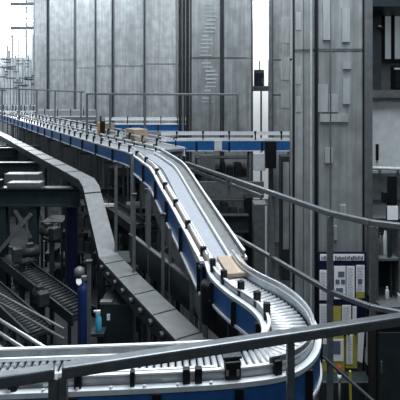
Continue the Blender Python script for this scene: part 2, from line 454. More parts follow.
MB().sweep(EL, -.16, -.14, .0, .04).build('guide_rail', 'white', t)
MB().sweep(EL, -.12, -.05, -.06, .0).build('inner_channel', 'slot', t)
MB().sweep(ramp, -.20, -.175, .0, .05).build('guide_rail', 'white', t)
MB().sweep(ramp, -.38, -.21, .02, .03, .00, .01).build('slide_plate', 'tray', t)
MB().sweep(ramp, -.41, -.395, .0, .10).build('guard_sheet', 'sheet', t)
MB().sweep(ramp, -.42, -.385, .10, .115).build('guard_lip', 'white', t)
for k in range(7):
    p, nn, t3 = sample(EL, .3+k*(L-.5)/6); c = p-nn*.03
    MB().bar(c, c+V((0,0,.14)), .04, .06).bar(c+V((0,0,.11)), c-nn*.07+V((0,0,.11)), .06, .06).build('rail_bracket', 'black', t)
for k in range(6):
    p, nn, t3 = sample(EL, .1+k*(L-.2)/5); c = p+nn*.035
    MB().bar(c-V((0,0,.46)), c-V((0,0,.03)), .07, .03).build('joint_strap', 'black', t)
for k in range(4):
    p, nn, t3 = sample(ramp, .25+k*(L-.9)/3)
    for q in (.24, -.34):
        c = p+nn*q; MB().bar(V((c.x, c.y, 0)), c-V((0,0,.42)), .06, .06).build('leg', 'grey', t)
MB().sweep(cut(EL, .8, L-.3), -.06, -.03, -1.0, -.475).build('skirt_plate', 'grey', t)

# curved lower conveyor
t = conveyor(low_path, 'curved roller conveyor with blue sides sweeping round in the foreground', .27, .30, .62, 1, bed='grey', rollers=.064, guards=('sheet', 'sheet'), wf=lambda f: .27-.10*max(0, 1-f*4.5), w2=.25, flange='pale',
             legs_to=0, leg_step=1.5, railh=.085, skip_legs=(2,))
LE = edge(low_path, lambda f: -.25)
MB().sweep(cut(LE, .02, 3.1), .036, .048, .08, .145).build('guard_sheet', 'sheet', t)
MB().sweep(cut(LE, .02, 3.1), .03, .054, .145, .158).build('guard_lip', 'alu', t)
# double guide rails with clamps on the outer side of the front straight
fs = cut(low_path, 3.15, Ll)
MB().sweep(fs, -.175, -.155, .07, .10).build('guide_rail', 'white', t)
MB().sweep(fs, -.215, -.195, .02, .045).build('guide_rail', 'white', t)
MB().sweep(cut(low_path, 3.3, Ll), .13, .15, .03, .06).build('guide_rail', 'white', t)
for px, ww in ((183, .06), (197, .06), (270, .07), (78, .06), (12, .07), (130, .04)):
    # clamp on the outer edge
    best = min((abs(sample(low_path, u)[0].x/ (sample(low_path, u)[0].y-.2)*F+CX-px), u) for u in [2.6+i*.02 for i in range(int((Ll-2.6)/.02))])[1]
    p, nn, t3 = sample(low_path, best); c = p-nn*.23
    MB().rbox(c+V((0,0,.06)), ww, .05, .15, math.atan2(t3.y, t3.x)).rbox(c+V((0,0,-.02)), ww*.6, .09, .05, math.atan2(t3.y, t3.x)).build('rail_clamp', 'black', t, bevel=.008)
best = min((abs(sample(low_path, u)[0].x/(sample(low_path, u)[0].y-.2)*F+CX-228), u) for u in [2.6+i*.02 for i in range(150)])[1]
p, nn, t3 = sample(low_path, best); c = p-nn*.20; rz = math.atan2(t3.y, t3.x)
sn = MB().rbox(c+V((0,0,.09)), .135, .09, .15, rz).build('sensor_box', 'black', t, bevel=.01)
for q in (-.045, .045): MB().rbox(c+V((q,-.048,.08)), .02, .012, .05, rz).build('lens', 'alu', sn)
MB().rbox(c+nn*.04+V((0,0,.185)), .16, .12, .02, rz).build('bracket_plate', 'dark', sn)
for k in range(14):    # hex bolts along the outer flange
    p, nn, t3 = sample(low_path, 3.2+k*.27)
    if k*.27+3.2 < Ll: MB().tube(p-nn*.262+V((0,0,.01)), p-nn*.262+V((0,0,.03)), .014, 6).build('bolt', 'roller', t)
# drive rollers block at inner curve
p, nn, t3 = sample(low_path, .35)
MB().lathe(p+nn*.22-V((0,0,.66)), [(.10, 0), (.11, .02), (.11, .50), (.09, .55)], 16).build('drive_drum', 'black', t, smooth=True)
for k in range(5):     # inner-rail clamps around the bend
    p, nn, t3 = sample(low_path, .35+k*.36); c = p+nn*(.16+.015*k)
    MB().rbox(c+V((0,0,.10)), .06, .07, .18, math.atan2(t3.y, t3.x)).build('rail_clamp', 'black', t, bevel=.006)

# branch coming in from the right at mid distance
br = spline([V((3.35, 16.3, UP)), V((1.5, 16.3, UP)), V((-.4, 16.3, UP)), V((-1.35, 16.1, UP))], 4)
br.reverse(); br = [V(p) for p in br]
t = conveyor(br, 'blue sided conveyor crossing level behind the ramp top, ending at the narrow tower', .36, .36, 1.1, 1, legs_to=0, leg_step=1.3, guards=('rail', 'white'), railh=.24, brk=.9, bed='sheet')
MB().box(ax(214.5, 15.8), ax(222, 15.8), 15.86, 15.90, UP-.37, UP-.02).build('blank_panel', 'pale', t)
MB().box(ax(265, 15.7), ax(276, 15.7), 15.6, 15.86, az(168, 15.7), az(141, 15.7)).build('motor_box', 'black', t, bevel=.02)
MB().box(ax(254, 15.7), ax(266, 15.7), 15.75, 15.95, az(171, 15.7), az(153.5, 15.7)).build('control_box', 'pale', t, bevel=.02)
MB().box(ax(200, 15.7), ax(215, 15.7), 15.75, 15.95, az(171, 15.7), az(155, 15.7)).build('control_box', 'tray', t, bevel=.02)
# second lane parallel to the long run
c2 = cA+V((.95, .62, 0))
lane = [c2+slope*30, c2+slope*20, c2+slope*12, c2+slope*6, c2+slope*2.2, c2+slope*1.0]
conveyor(spline(lane, 3), 'pale conveyor lane just behind the long blue run, carrying the brown cartons', .34, .22, 2.0, 1, legs_to=0, leg_step=3.0, railh=.20, brk=1.1, bed='sheet', panel='pale')
# far crossing conveyors
fc = [V((ax(104, 25), 25, UP)), V((ax(145, 25), 25, UP)), V((ax(186, 25), 25, UP))]
conveyor(fc, 'short far blue conveyor crossing behind the brown cartons, below the handrail', .36, .36, 1.4, 1, legs_to=0, leg_step=1.8, guards=('rail', 'white'), railh=.34, brk=.9, bed='sheet')
fc = [V((ax(40, 33), 33, UP+.05)), V((ax(104, 33), 33, UP+.05))]
conveyor(fc, 'farthest pale conveyor crossing in front of the left towers', .36, .30, 1.4, 1, legs_to=0, leg_step=2.2, guards=('rail', 'sheet'), railh=.45, brk=.8, bed='sheet', panel='grey')
fc = [V((ax(-8, 38), 38, UP+.25)), V((ax(36, 38), 38, UP+.25))]
conveyor(fc, 'hazy conveyor crossing at far left under the bright window', .36, .30, 1.4, 1, legs_to=0, leg_step=1.6, guards=('rail', 'rail'), railh=.45, brk=.7, bed='sheet', panel='pale')

# added dark sheet under the lanes, in place of the darkness behind
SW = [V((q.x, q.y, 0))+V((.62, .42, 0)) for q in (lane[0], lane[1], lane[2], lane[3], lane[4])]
tag(MB().sweep(SW, -.04, .04, 0, UP-.32).build('dark_backing', 'dark'), 'long added dark backing sheet under the pale conveyor lane', 'screen')
tag(MB().box(-32, -7.9, 22.2, 22.3, 0, 3.5).build('dark_backing', 'dark'), 'added dark backing sheet at left behind the steel beams', 'screen')  # second added sheet, gives the darkness behind the beams
# cartons
def carton(c, sx, sy, sz, rz, label, m='carton'):
    t = empty('carton', c, label, 'carton', 'brown cartons on the conveyors')
    MB().rbox(V(c)+V((0,0,sz/2)), sx, sy, sz, rz).build('box', m, t, bevel=.008)
    MB().rbox(V(c)+V((0,0,sz+.002)), sx*.98, .05, .004, rz).build('tape', 'tape', t)
    return t
lp = spline(lane, 3)
def on_lane(y):
    for i in range(len(lp)-1):
        if lp[i].y >= y >= lp[i+1].y:
            k = (lp[i].y-y)/(lp[i].y-lp[i+1].y); return lp[i].lerp(lp[i+1], k)
sx = ax(100.5, 17.2)
o = empty('sensor_post', (sx, 17.2, 0), 'black and amber sensor box on a post beside the left brown carton', 'sensor')
MB().box(sx-.03, sx+.03, 17.2, 17.26, 0, az(134, 17.2)).build('post', 'grey', o)
MB().box(sx, sx+.16, 17.1, 17.3, az(134, 17.2), az(121, 17.2)).build('housing', 'black', o, bevel=.01)
MB().box(sx-.10, sx, 17.1, 17.3, az(134, 17.2), az(123, 17.2)).build('amber_cover', 'ochre', o, bevel=.01)
MB().box(sx-.02, sx+.04, 17.15, 17.2, az(121, 17.2), az(116, 17.2)).build('stalk', 'dark', o)
rl = math.atan2(slope.y, slope.x)
carton(on_lane(18.9)+V((0,0,-.018)), .75, .5, .45, rl, 'brown carton farther back on the pale lane, left of the other carton')
carton(on_lane(16.0)+V((0,0,-.018)), .85, .5, .42, rl, 'wider brown carton on the pale lane, near the branch conveyor')
p, nn, t3 = sample(low_path, .22)
ct = carton(p+V((.17,-.0,.0)), .66, .34, .055, math.atan2(t3.y, t3.x), 'flat tan carton at the foot of the ramp entering the curve')

# ------------------------------------------------------------------ cable tray / duct
def duct(path, w, h, name, label, m='tray', side='dark'):
    p = path[len(path)//2]
    t = empty(name, (p.x, p.y, 0), label, 'cable duct')
    MB().sweep(path, -w/2, w/2, -.02, .02).build('cover', m, t)
    for sg in (1, -1): MB().sweep(path, sg*(w/2-.03), sg*(w/2), -h, -.02).build('side_wall', side, t)
    MB().sweep(path, -w/2+.03, w/2-.03, -h, -h+.02).build('bottom', side, t)
    return t
A = [V((-17, 35, H(2.2))), V((-11.6, 26, H(2.2))), V((-4.7, 14.6, H(2.2))), V((-2.95, 11.7, H(2.2))), V((-2.72, 11.25, H(2.3)))]
B = [V((-2.72, 11.25, H(2.3))), V((-1.92, 9.45, H(3.4)))]
C = [V((-1.92, 9.45, H(3.4))), V((-1.0, 7.8, H(3.4))), V((.1, 5.85, H(3.4)))]
t = duct(A, .40, .22, 'cable_duct', 'long grey covered duct running below the long blue conveyor')
for k in range(9):
    p, nn, t3 = sample(A, 1.5+k*3)
    MB().bar(V((p.x, p.y, 0)), p-V((0,0,.22)), .07, .07).build('leg', 'dark', t)
for k in range(12):
    p, nn, t3 = sample(A, 10+k*1.45); MB().rbox(p+V((0,0,.027)), .02, .40, .012, math.atan2(t3.y, t3.x)).build('joint', 'dark', t)
t = duct(B, .40, .22, 'cable_duct', 'steep grey duct dropping from the upper duct to the lower one')
p, nn, t3 = sample(B, .25); MB().rbox(p+V((0,0,.028)), .02, .41, .02, math.atan2(t3.y, t3.x)).build('joint', 'black', t)
t = duct(C, .40, .25, 'cable_duct', 'lower grey duct running towards the foreground curve')
for k in range(5):
    p, nn, t3 = sample(C, .4+k*.8); MB().rbox(p+V((0,0,.025)), .015, .38, .012, math.atan2(t3.y, t3.x)).build('joint', 'dark', t)
for k in range(9):
    p, nn, t3 = sample(C, .25+k*.42); c = p+nn*.23-V((0,0,.10))
    MB().tube(c-nn*.03, c+nn*.03, .055, 10).build('idler_wheel', 'shade_steel', t)
for k in range(3):
    p, nn, t3 = sample(C, .5+k*1.5)
    MB().bar(V((p.x, p.y, 0)), p-V((0,0,.25)), .07, .07).build('leg', 'dark', t)
# dark fence plate beside the lower duct
E = [V((p.x+.42, p.y+.24, H(3.25))) for p in C]
t = empty('toe_board', (E[1].x, E[1].y, 0), 'dark upright board with thin posts along the lower grey duct', 'board')
MB().sweep(E, -.02, .02, -.25, .25).build('board', 'dark', t)
MB().sweep(E, -.04, .04, .25, .28).build('top_edge', 'grey', t)
for k in range(5):
    p, nn, t3 = sample(E, .1+k*.95); hh = [1.2, 1.4, .9, .75, .45][k]
    MB().bar(V((p.x, p.y, 0)), p+V((0,0,hh if k else 2.0)), .055, .055).build('post', 'grey', t)
# grey walkway behind it
G = [V((p.x+.85, p.y+.5, H(3.5))) for p in C[:2]] + [V((.75, 6.7, H(3.5)))]
t = empty('walkway', (G[1].x, G[1].y, 0), 'narrow grey steel walkway beneath the ramp, behind the dark board', 'walkway')
MB().sweep(G, -.28, .28, -.05, 0).build('deck', 'tray', t)
MB().sweep(G, .28, .31, -.12, .08).build('kerb', 'dark', t)
for k in range(4):
    p, nn, t3 = sample(G, .2+k*1.1); MB().bar(V((p.x, p.y, 0)), p-V((0,0,.05)), .08, .08).build('leg', 'dark', t)

# ------------------------------------------------------------------ steel structure lower left
def ibeam(p, q, w, h, label, m='teal'):
    p, q = V(p), V(q); o = MB()
    o.bar(p-V((0,0,.02)), q-V((0,0,.02)), w, .04).bar(p-V((0,0,h-.02)), q-V((0,0,h-.02)), w, .04).bar(p-V((0,0,h/2)), q-V((0,0,h/2)), .04, h-.08)
    return tag(o.build('steel_beam', m), label, 'beam')
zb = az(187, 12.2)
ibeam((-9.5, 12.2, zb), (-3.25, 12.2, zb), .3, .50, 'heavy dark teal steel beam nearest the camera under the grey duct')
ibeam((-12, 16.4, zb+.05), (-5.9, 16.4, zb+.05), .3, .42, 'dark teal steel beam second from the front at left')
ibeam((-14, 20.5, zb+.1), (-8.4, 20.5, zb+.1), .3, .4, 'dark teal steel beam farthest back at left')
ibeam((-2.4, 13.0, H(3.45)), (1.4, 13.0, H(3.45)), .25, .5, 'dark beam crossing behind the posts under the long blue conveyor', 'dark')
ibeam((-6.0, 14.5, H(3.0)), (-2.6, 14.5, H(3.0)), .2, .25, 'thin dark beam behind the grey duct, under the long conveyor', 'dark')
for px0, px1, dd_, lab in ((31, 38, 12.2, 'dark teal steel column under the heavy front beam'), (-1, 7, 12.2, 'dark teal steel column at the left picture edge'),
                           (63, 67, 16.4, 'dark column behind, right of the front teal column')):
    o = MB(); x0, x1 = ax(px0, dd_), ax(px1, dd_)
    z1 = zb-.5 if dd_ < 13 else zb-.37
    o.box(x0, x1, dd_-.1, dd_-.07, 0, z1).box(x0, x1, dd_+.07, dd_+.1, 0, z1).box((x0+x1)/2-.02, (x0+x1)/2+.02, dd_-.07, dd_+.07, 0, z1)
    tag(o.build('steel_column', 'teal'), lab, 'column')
o = MB().bar(at(15, 210, 12.1), at(31, 238, 12.1), .05, .08).build('diagonal_brace', 'grey'); tag(o, 'short grey diagonal brace between the teal column and heavy beam', 'brace')
o = MB().bar(at(-10, 262, 12.0), at(31, 214, 12.0), .06, .1).build('diagonal_brace', 'grey'); tag(o, 'dim diagonal brace rising from the left picture edge to the teal column', 'brace')
# pale long boxes on the beam
o = MB().box(ax(9, 12.3), ax(42, 12.3), 12.15, 12.5, zb, zb+.12).build('profile_bar', 'tray', bevel=.01); tag(o, 'pale flat profile lying on the heavy teal beam, front one', 'profile')
o = MB().box(ax(7, 13.6), ax(41, 13.6), 13.4, 13.8, az(183, 13.6), az(173, 13.6)).build('profile_bar', 'tray', bevel=.01); tag(o, 'pale box profile behind the heavy teal beam', 'profile')
MB().box(ax(9, 13.6), ax(10, 13.6), 13.5, 13.6, 0, az(183, 13.6)).build('leg', 'dark', o); MB().box(ax(38, 13.6), ax(39, 13.6), 13.5, 13.6, 0, az(183, 13.6)).build('leg', 'dark', o)
o = MB().box(ax(0, 12.3), ax(4, 12.3), 12.1, 12.3, zb, zb+.2).build('clamp_block', 'black', bevel=.01); tag(o, 'small black block on the heavy beam at the left edge', 'block')

# white strips on beam
for a, b, y, dd_, lab in ((103, 114, 205, 12.8, 'left one of two small white strips under the long conveyor'), (127, 140, 203.5, 12.8, 'right one of two small white strips under the long conveyor')):
    o = MB().box(ax(a, dd_), ax(b, dd_), dd_-.05, dd_+.05, az(y+1.3, dd_), az(y-1.3, dd_)).build('light_strip', 'white'); tag(o, lab, 'strip', 'small white strips')
    MB().bar(at((a+b)/2, y-1.3, dd_), at((a+b)/2, y-1.3, dd_)+V((0,0,.9)), .02, .02).build('hanger', 'dark', o)

# low machine conveyors in the dark area
def dark_line(p, q, w, name, label, n, seed, m='dark', zleg=0):
    p, q = V(p), V(q); t = empty(name, ((p.x+q.x)/2, (p.y+q.y)/2, zleg), label, 'conveyor'); r = random.Random(seed)
    path = [p, (p+q)/2, q]; L = (q-p).length
    for sg in (1, -1): MB().sweep(path, sg*(w/2-.04), sg*w/2, -.2, .03).build('side_panel', m, t)
    MB().sweep(path, -w/2+.04, w/2-.04, -.12, -.06).build('bed', 'shade_steel', t)
    for k in range(n):
        c, nn, t3 = sample(path, (k+.5)*L/n)
        MB().tube(c-nn*(w/2-.05)-V((0,0,.03)), c+nn*(w/2-.05)-V((0,0,.03)), .035, 8).build('roller', 'shade_steel', t, smooth=True)
    for k in range(4):
        c, nn, t3 = sample(path, .2+k*(L-.4)/3)
        for sg in (1, -1):
            e = c+nn*sg*(w/2-.05); MB().bar(V((e.x, e.y, zleg)), e-V((0,0,.2)), .06, .06).build('leg', 'dark', t)
    return t
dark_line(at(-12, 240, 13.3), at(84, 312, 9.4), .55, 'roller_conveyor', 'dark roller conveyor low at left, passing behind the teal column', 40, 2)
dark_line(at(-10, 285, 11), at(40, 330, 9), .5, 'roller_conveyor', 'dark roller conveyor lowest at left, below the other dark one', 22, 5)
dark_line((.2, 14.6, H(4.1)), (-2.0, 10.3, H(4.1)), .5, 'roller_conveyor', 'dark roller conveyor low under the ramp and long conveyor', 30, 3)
dark_line((-3.9, 15.5, H(3.2)), (-1.5, 11.2, H(3.2)), .5, 'roller_conveyor', 'dim roller conveyor directly beneath the long blue conveyor', 34, 4, 'shade_steel')
# bright tube rails bottom-left
t = empty('tube_rack', tuple(V((-2.9, 7.0, 0))), 'bright parallel steel tubes sloping down at the lower left edge', 'rack')
for k in range(4):
    off = V((k*.04, k*.09, k*.015))
    a = at(-20, 308, 7.8)-V((0,0,.10*k)); b = at(52, 352, 6.5)-V((0,0,.10*k))
    MB().tube(a-off, b-off, .028).build('tube', 'alu', t, smooth=True)
a = at(-20, 308, 7.8); b = at(52, 352, 6.5)
for q in (.05, .2): MB().tube(a+V((.1,.25,q)), b+V((.1,.25,q)), .02).build('tube', 'tray', t, smooth=True)
for k in (.15, .5, .85):
    c = a.lerp(b, k); MB().bar(V((c.x-.06, c.y-.13, 0)), c-V((.06, .13, .38)), .06, .06).build('leg', 'dark', t)
    MB().bar(c+V((0,0,-.06)), c-V((.14, .3, .36)), .04, .04).build('cross_piece', 'dark', t)

# machines in the dark zone: motors with ribs, frames, boxes
def motor(c, s, rz, label):
    t = empty('gear_motor', c, label, 'motor', 'gear motors under the conveyors'); c = V(c); a = V((math.cos(rz), math.sin(rz), 0))
    MB().tube(c+V((0,0,.6*s)), c+a*1.1*s+V((0,0,.6*s)), .35*s, 14).build('motor_body', 'shade_steel', t, smooth=True)
    for k in range(6): e = c+a*(.25+.14*k)*s+V((0,0,.6*s)); MB().tube(e, e+a*.04*s, .4*s, 14).build('cooling_rib', 'shade_steel', t)
    MB().rbox(c-a*.3*s+V((0,0,.55*s)), .6*s, .7*s, .9*s, rz).build('gearbox', 'shade_steel', t, bevel=.02)
    MB().rbox(c+a*.5*s+V((0,0,1.05*s)), .45*s, .4*s, .25*s, rz).build('terminal_box', 'dark', t, bevel=.01)
    MB().rbox(c+a*.2*s+V((0,0,.05*s)), 1.4*s, .6*s, .1*s, rz).build('base_plate', 'dark', t)
    MB().bar(V((c.x, c.y, 0)), c+V((0,0,.0)), .1, .1).build('stand', 'dark', t)
    return t
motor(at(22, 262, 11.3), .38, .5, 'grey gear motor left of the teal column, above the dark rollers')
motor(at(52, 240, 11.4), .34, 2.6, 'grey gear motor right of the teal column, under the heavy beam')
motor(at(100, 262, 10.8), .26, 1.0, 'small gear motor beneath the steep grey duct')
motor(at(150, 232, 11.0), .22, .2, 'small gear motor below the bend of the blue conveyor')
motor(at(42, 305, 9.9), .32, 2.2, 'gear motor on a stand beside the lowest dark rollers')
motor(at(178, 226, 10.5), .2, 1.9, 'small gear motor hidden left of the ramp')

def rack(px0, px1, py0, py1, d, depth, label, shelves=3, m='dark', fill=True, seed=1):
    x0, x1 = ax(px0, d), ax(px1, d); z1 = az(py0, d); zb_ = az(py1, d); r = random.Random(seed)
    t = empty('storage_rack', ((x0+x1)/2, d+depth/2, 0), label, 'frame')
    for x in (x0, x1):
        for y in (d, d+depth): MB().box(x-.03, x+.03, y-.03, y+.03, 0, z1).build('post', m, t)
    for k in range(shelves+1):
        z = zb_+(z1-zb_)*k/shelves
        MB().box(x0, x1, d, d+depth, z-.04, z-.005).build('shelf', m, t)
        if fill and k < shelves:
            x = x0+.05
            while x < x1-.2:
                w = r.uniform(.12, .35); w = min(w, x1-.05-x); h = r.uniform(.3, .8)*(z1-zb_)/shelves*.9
                MB().box(x, x+w, d+.08, d+depth-.1, z-.005, z+h).build('bin', r.choice(['shade_steel', 'dark', 'shade_steel', 'dark', 'shade_steel']), t); x += w+r.uniform(.02, .12)
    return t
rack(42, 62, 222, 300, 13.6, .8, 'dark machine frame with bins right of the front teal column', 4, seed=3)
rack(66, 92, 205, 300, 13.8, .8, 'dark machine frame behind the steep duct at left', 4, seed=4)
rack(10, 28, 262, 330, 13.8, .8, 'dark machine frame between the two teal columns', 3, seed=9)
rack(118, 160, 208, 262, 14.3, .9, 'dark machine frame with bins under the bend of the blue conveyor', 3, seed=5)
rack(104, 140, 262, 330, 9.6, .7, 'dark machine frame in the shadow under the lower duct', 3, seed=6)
rack(205, 250, 200, 236, 13.4, .7, 'grey machine frame with boxes right of the ramp, behind the handrail', 2, 'shade_steel', seed=7)
rack(160, 200, 170, 205, 17.6, .8, 'grey machine frame below the branch conveyor', 2, 'shade_steel', seed=8)
rack(196, 250, 158, 176, 17.8, .8, 'grey frame with boxes seen under the branch conveyor', 1, 'shade_steel', seed=11)
rack(108, 150, 168, 196, 17.5, .8, 'grey frame with boxes behind the long conveyor legs', 2, 'shade_steel', seed=12)

# navy panel, blue drum, round lamp, bottle, crate, ochre box
tag(MB().box(ax(68, 12.6), ax(75, 12.6), 12.5, 12.9, 0, az(206, 12.6)).build('navy_cabinet', 'navy', bevel=.02), 'narrow navy cabinet in the dark behind the heavy beam end', 'cabinet')
c = V((ax(84, 8.8), 8.8, 0))
o = empty('blue_cylinder', c, 'tall blue cylinder standing in the dark beside the spray bottle', 'cylinder')
MB().lathe(c, [(.11, 0), (.12, .03), (.12, az(290, 8.8)), (.10, az(286, 8.8)), (.04, az(283, 8.8)), (.04, az(280, 8.8))], 18).build('body', 'barrel', o, smooth=True)
MB().tube(c+V((0,0,az(280, 8.8))), c+V((0,0,az(276, 8.8))), .055, 10).build('valve', 'grey', o)
c = at(79, 281, 9.3)
o = MB().lathe(c, [(.02, -.08), (.05, -.05), (.06, 0), (.05, .05), (.02, .08)], 14).build('signal_lamp', 'lampsmall', smooth=True); tag(o, 'small glowing round lamp in the dark above the blue cylinder', 'lamp')
MB().tube(c-V((0,0,.08)), V((c.x, c.y, 0)), .02).build('pole', 'dark', o); MB().lathe(c+V((0,.03,.08)), [(.12, 0), (.1, .16), (.04, .2)], 14).build('hood', 'tray', o, smooth=True)
dd_ = 8.3; zc = az(336, dd_)
o = empty('tool_cart', (ax(114, dd_), dd_+.3, 0), 'dark cart with a white tag in the shadow right of the spray bottle', 'cart')
MB().box(ax(100, dd_), ax(130, dd_), dd_, dd_+.5, zc-.3, az(304, dd_)).build('body', 'dark', o, bevel=.01)
MB().box(ax(100, dd_), ax(112, dd_), dd_-.02, dd_+.1, az(304, dd_), az(301.5, dd_)).build('lip', 'tray', o)
MB().box(ax(107, dd_), ax(110, dd_), dd_-.015, dd_, az(320, dd_), az(314, dd_)).build('tag', 'paper', o)
for x in (101, 129): MB().box(ax(x, dd_)-.03, ax(x, dd_)+.03, dd_+.02, dd_+.08, 0, zc-.3).build('leg', 'dark', o)
c = V((ax(98.5, 8.1), 8.1, az(331, 8.1)))
o = empty('spray_bottle', c, 'cyan spray bottle with white head on the ledge left of the dark cart', 'bottle')
MB().lathe(c, [(.05, 0), (.055, .02), (.055, .22), (.03, .28), (.022, .31)], 14).build('body', 'cyan', o, smooth=True)
MB().rbox(c+V((0,0,.34)), .06, .05, .06).rbox(c+V((-.05,0,.355)), .07, .025, .03).rbox(c+V((-.04,0,.31)), .012, .02, .07).build('spray_head', 'white', o)
o = MB().box(ax(91, 8.1), ax(105, 8.1), 8.0, 8.25, az(334, 8.1), az(331, 8.1)).build('ledge', 'dark'); tag(o, 'small dark ledge carrying the cyan spray bottle', 'ledge')
MB().box(ax(97, 8.1), ax(99, 8.1), 8.1, 8.15, 0, az(334, 8.1)).build('leg', 'dark', o)
o = MB().rbox(at(149, 258, 10.2), .27, .2, .32, .2).build('ochre_box', 'ochre', bevel=.01); tag(o, 'small ochre cardboard box standing under the ramp beside thin posts', 'carton')
MB().rbox(at(149, 258, 10.2)+V((0,0,.17)), .25, .04, .01, .2).build('tape', 'tape', o)
o2 = MB().box(ax(138, 10.2), ax(160, 10.2), 10.0, 10.5, at(149, 258, 10.2).z-.2, at(149, 258, 10.2).z-.16).build('shelf', 'grey'); tag(o2, 'small grey shelf carrying the ochre box under the ramp', 'shelf')
MB().box(ax(149, 10.2)-.03, ax(149, 10.2)+.03, 10.2, 10.26, 0, at(149, 258, 10.2).z-.2).build('leg', 'dark', o2)

# free-standing thin posts seen between the conveyors
for i, (px, y0, y1, dd_, lab) in enumerate((
    (116, 163, 252, 9.6, 'thin grey post rising just right of the steep duct'),
    (147, 190, 262, 9.0, 'thin grey post left of the ramp skirt'),
    (89, 262, 335, 7.6, 'thin grey post in front of the blue cylinder'),
    (134, 195, 295, 8.6, 'thin grey post in front of the machine frame under the blue bend'),
    (163, 215, 300, 8.0, 'thin grey post standing close to the ramp side, above the dark board'))):
    o = MB().box(ax(px, dd_)-.028, ax(px, dd_)+.028, dd_-.028, dd_+.028, 0, az(y0, dd_)).build('support_post', 'grey'); tag(o, lab, 'post', 'thin support posts')
    MB().box(ax(px, dd_)-.05, ax(px, dd_)+.05, dd_-.05, dd_+.05, az(y0, dd_), az(y0, dd_)+.03).build('cap', 'dark', o)

# ------------------------------------------------------------------ handrails
def handrail(name, label, tops, mid_dz, posts, zfoot, r=.05, mids=1, m='rail', mid_ext=None, square=False):
    c = tops[len(tops)//2]; t = empty(name, (c.x, c.y, 0), label, 'handrail')
    for a, b in zip(tops, tops[1:]):
        MB().bar(a, b, r*2, r*2).build('top_rail', m, t, bevel=.012)
    for k in range(mids):
        off = V((0,0,mid_dz*(k+1)))
        for a, b in zip(tops, tops[1:]): MB().bar(a-off, b-off, r*1.7, r*1.7).build('mid_rail', m, t, bevel=.01)
    for p, zf in posts:
        MB().box(p.x-r, p.x+r, p.y-r, p.y+r, zf, p.z-r*.9).build('post', m, t, bevel=.008)
    return t
a = at(184, 162.5, 12.6); 
def rail_pt(px):              # point on the sloping-away rail line
    h = 1.94; y = 191+.35*(px-266); d_ = F*h/(y-HY); return V((ax(px, d_), d_, H(h)))
pa, pb, pc, pd = rail_pt(186), rail_pt(272), rail_pt(330), rail_pt(368)
hr = handrail('handrail', 'long grey handrail running from behind the ramp to the right workstation', [pa, pc, at(370, 222.5, 6.85), at(410, 227.5, 6.6)], 1.28, [(rail_pt(228), 3.6), (pb, 0), (pc, 0)], 0, .045)
MB().box(pa.x, 1.95, pa.y+.9, pa.y+.95, az(197, pa.y+1), az(181, pa.y+1)).build('toe_plate', 'grey', hr)
MB().bar(pa-V((0,0,.14)), rail_pt(262)-V((0,0,.14)), .07, .07).build('lower_tube', 'rail', hr)
pe = rail_pt(373); 
MB().box(ax(370, 8.3), ax(375, 8.3), 8.25, 8.34, 0, az(226, 8.3)).build('end_post', 'tray', hr)
# front handrail in two pieces
def front_pt(px):
    y = 380-.152*px; h = 1.78; d_ = F*h/(y-HY); return V((ax(px, d_), d_, H(h)))
f0, f1, f2, f3 = front_pt(-25), front_pt(54.6), front_pt(61.8), front_pt(430)
h1 = empty('handrail', (f0.x, f0.y, 0), 'short grey foreground handrail section at the lower left corner', 'handrail')
MB().bar(f0, f1, .08, .078).build('top_rail', 'frontrail', h1, bevel=.012)
MB().box(f1.x-.035, f1.x+.03, f1.y-.03, f1.y+.035, 0, f1.z-.03).build('post', 'frontrail', h1, bevel=.01)
h2 = empty('handrail', (f2.x, f2.y, 0), 'long grey foreground handrail crossing the whole picture above the curved conveyor', 'handrail')
MB().bar(f2, f3, .08, .078).build('top_rail', 'frontrail', h2, bevel=.012)
MB().box(f2.x-.02, f2.x+.035, f2.y-.03, f2.y+.035, 0, f2.z-.03).build('post', 'frontrail', h2, bevel=.01)
fp = front_pt(290.5); MB().box(fp.x-.028, fp.x+.028, fp.y-.03, fp.y+.035, 0, fp.z-.03).build('post', 'frontrail', h2, bevel=.01)
# far handrail
d_ = 18.0
t = [at(86, 94, d_), at(238, 94.5, d_)]
handrail('handrail', 'far level handrail in front of the grey towers at camera height', t, .33, [(at(px, 94, d_), 4.45) for px in (87, 110, 145, 183, 210, 237.5)], 0, .04, mids=0)
t = [at(-6, 88, 30), at(84, 92, 27)]
handrail('handrail', 'hazy far handrail at left in front of the pale towers', t, .5, [(t[0].lerp(t[1], k), 4.3) for k in (.1, .3, .5, .7, .97)], 0, .045, mids=0, m='grey')
# lower right small rail
t = [at(318, 352, 7.6), at(374, 402, 6.2)]
handrail('handrail', 'low dark handrail at lower right under the notice board', t, .3, [(t[0].lerp(t[1], k), 0) for k in (.05, .9)], 0, .022, mids=0, m='shade_steel')

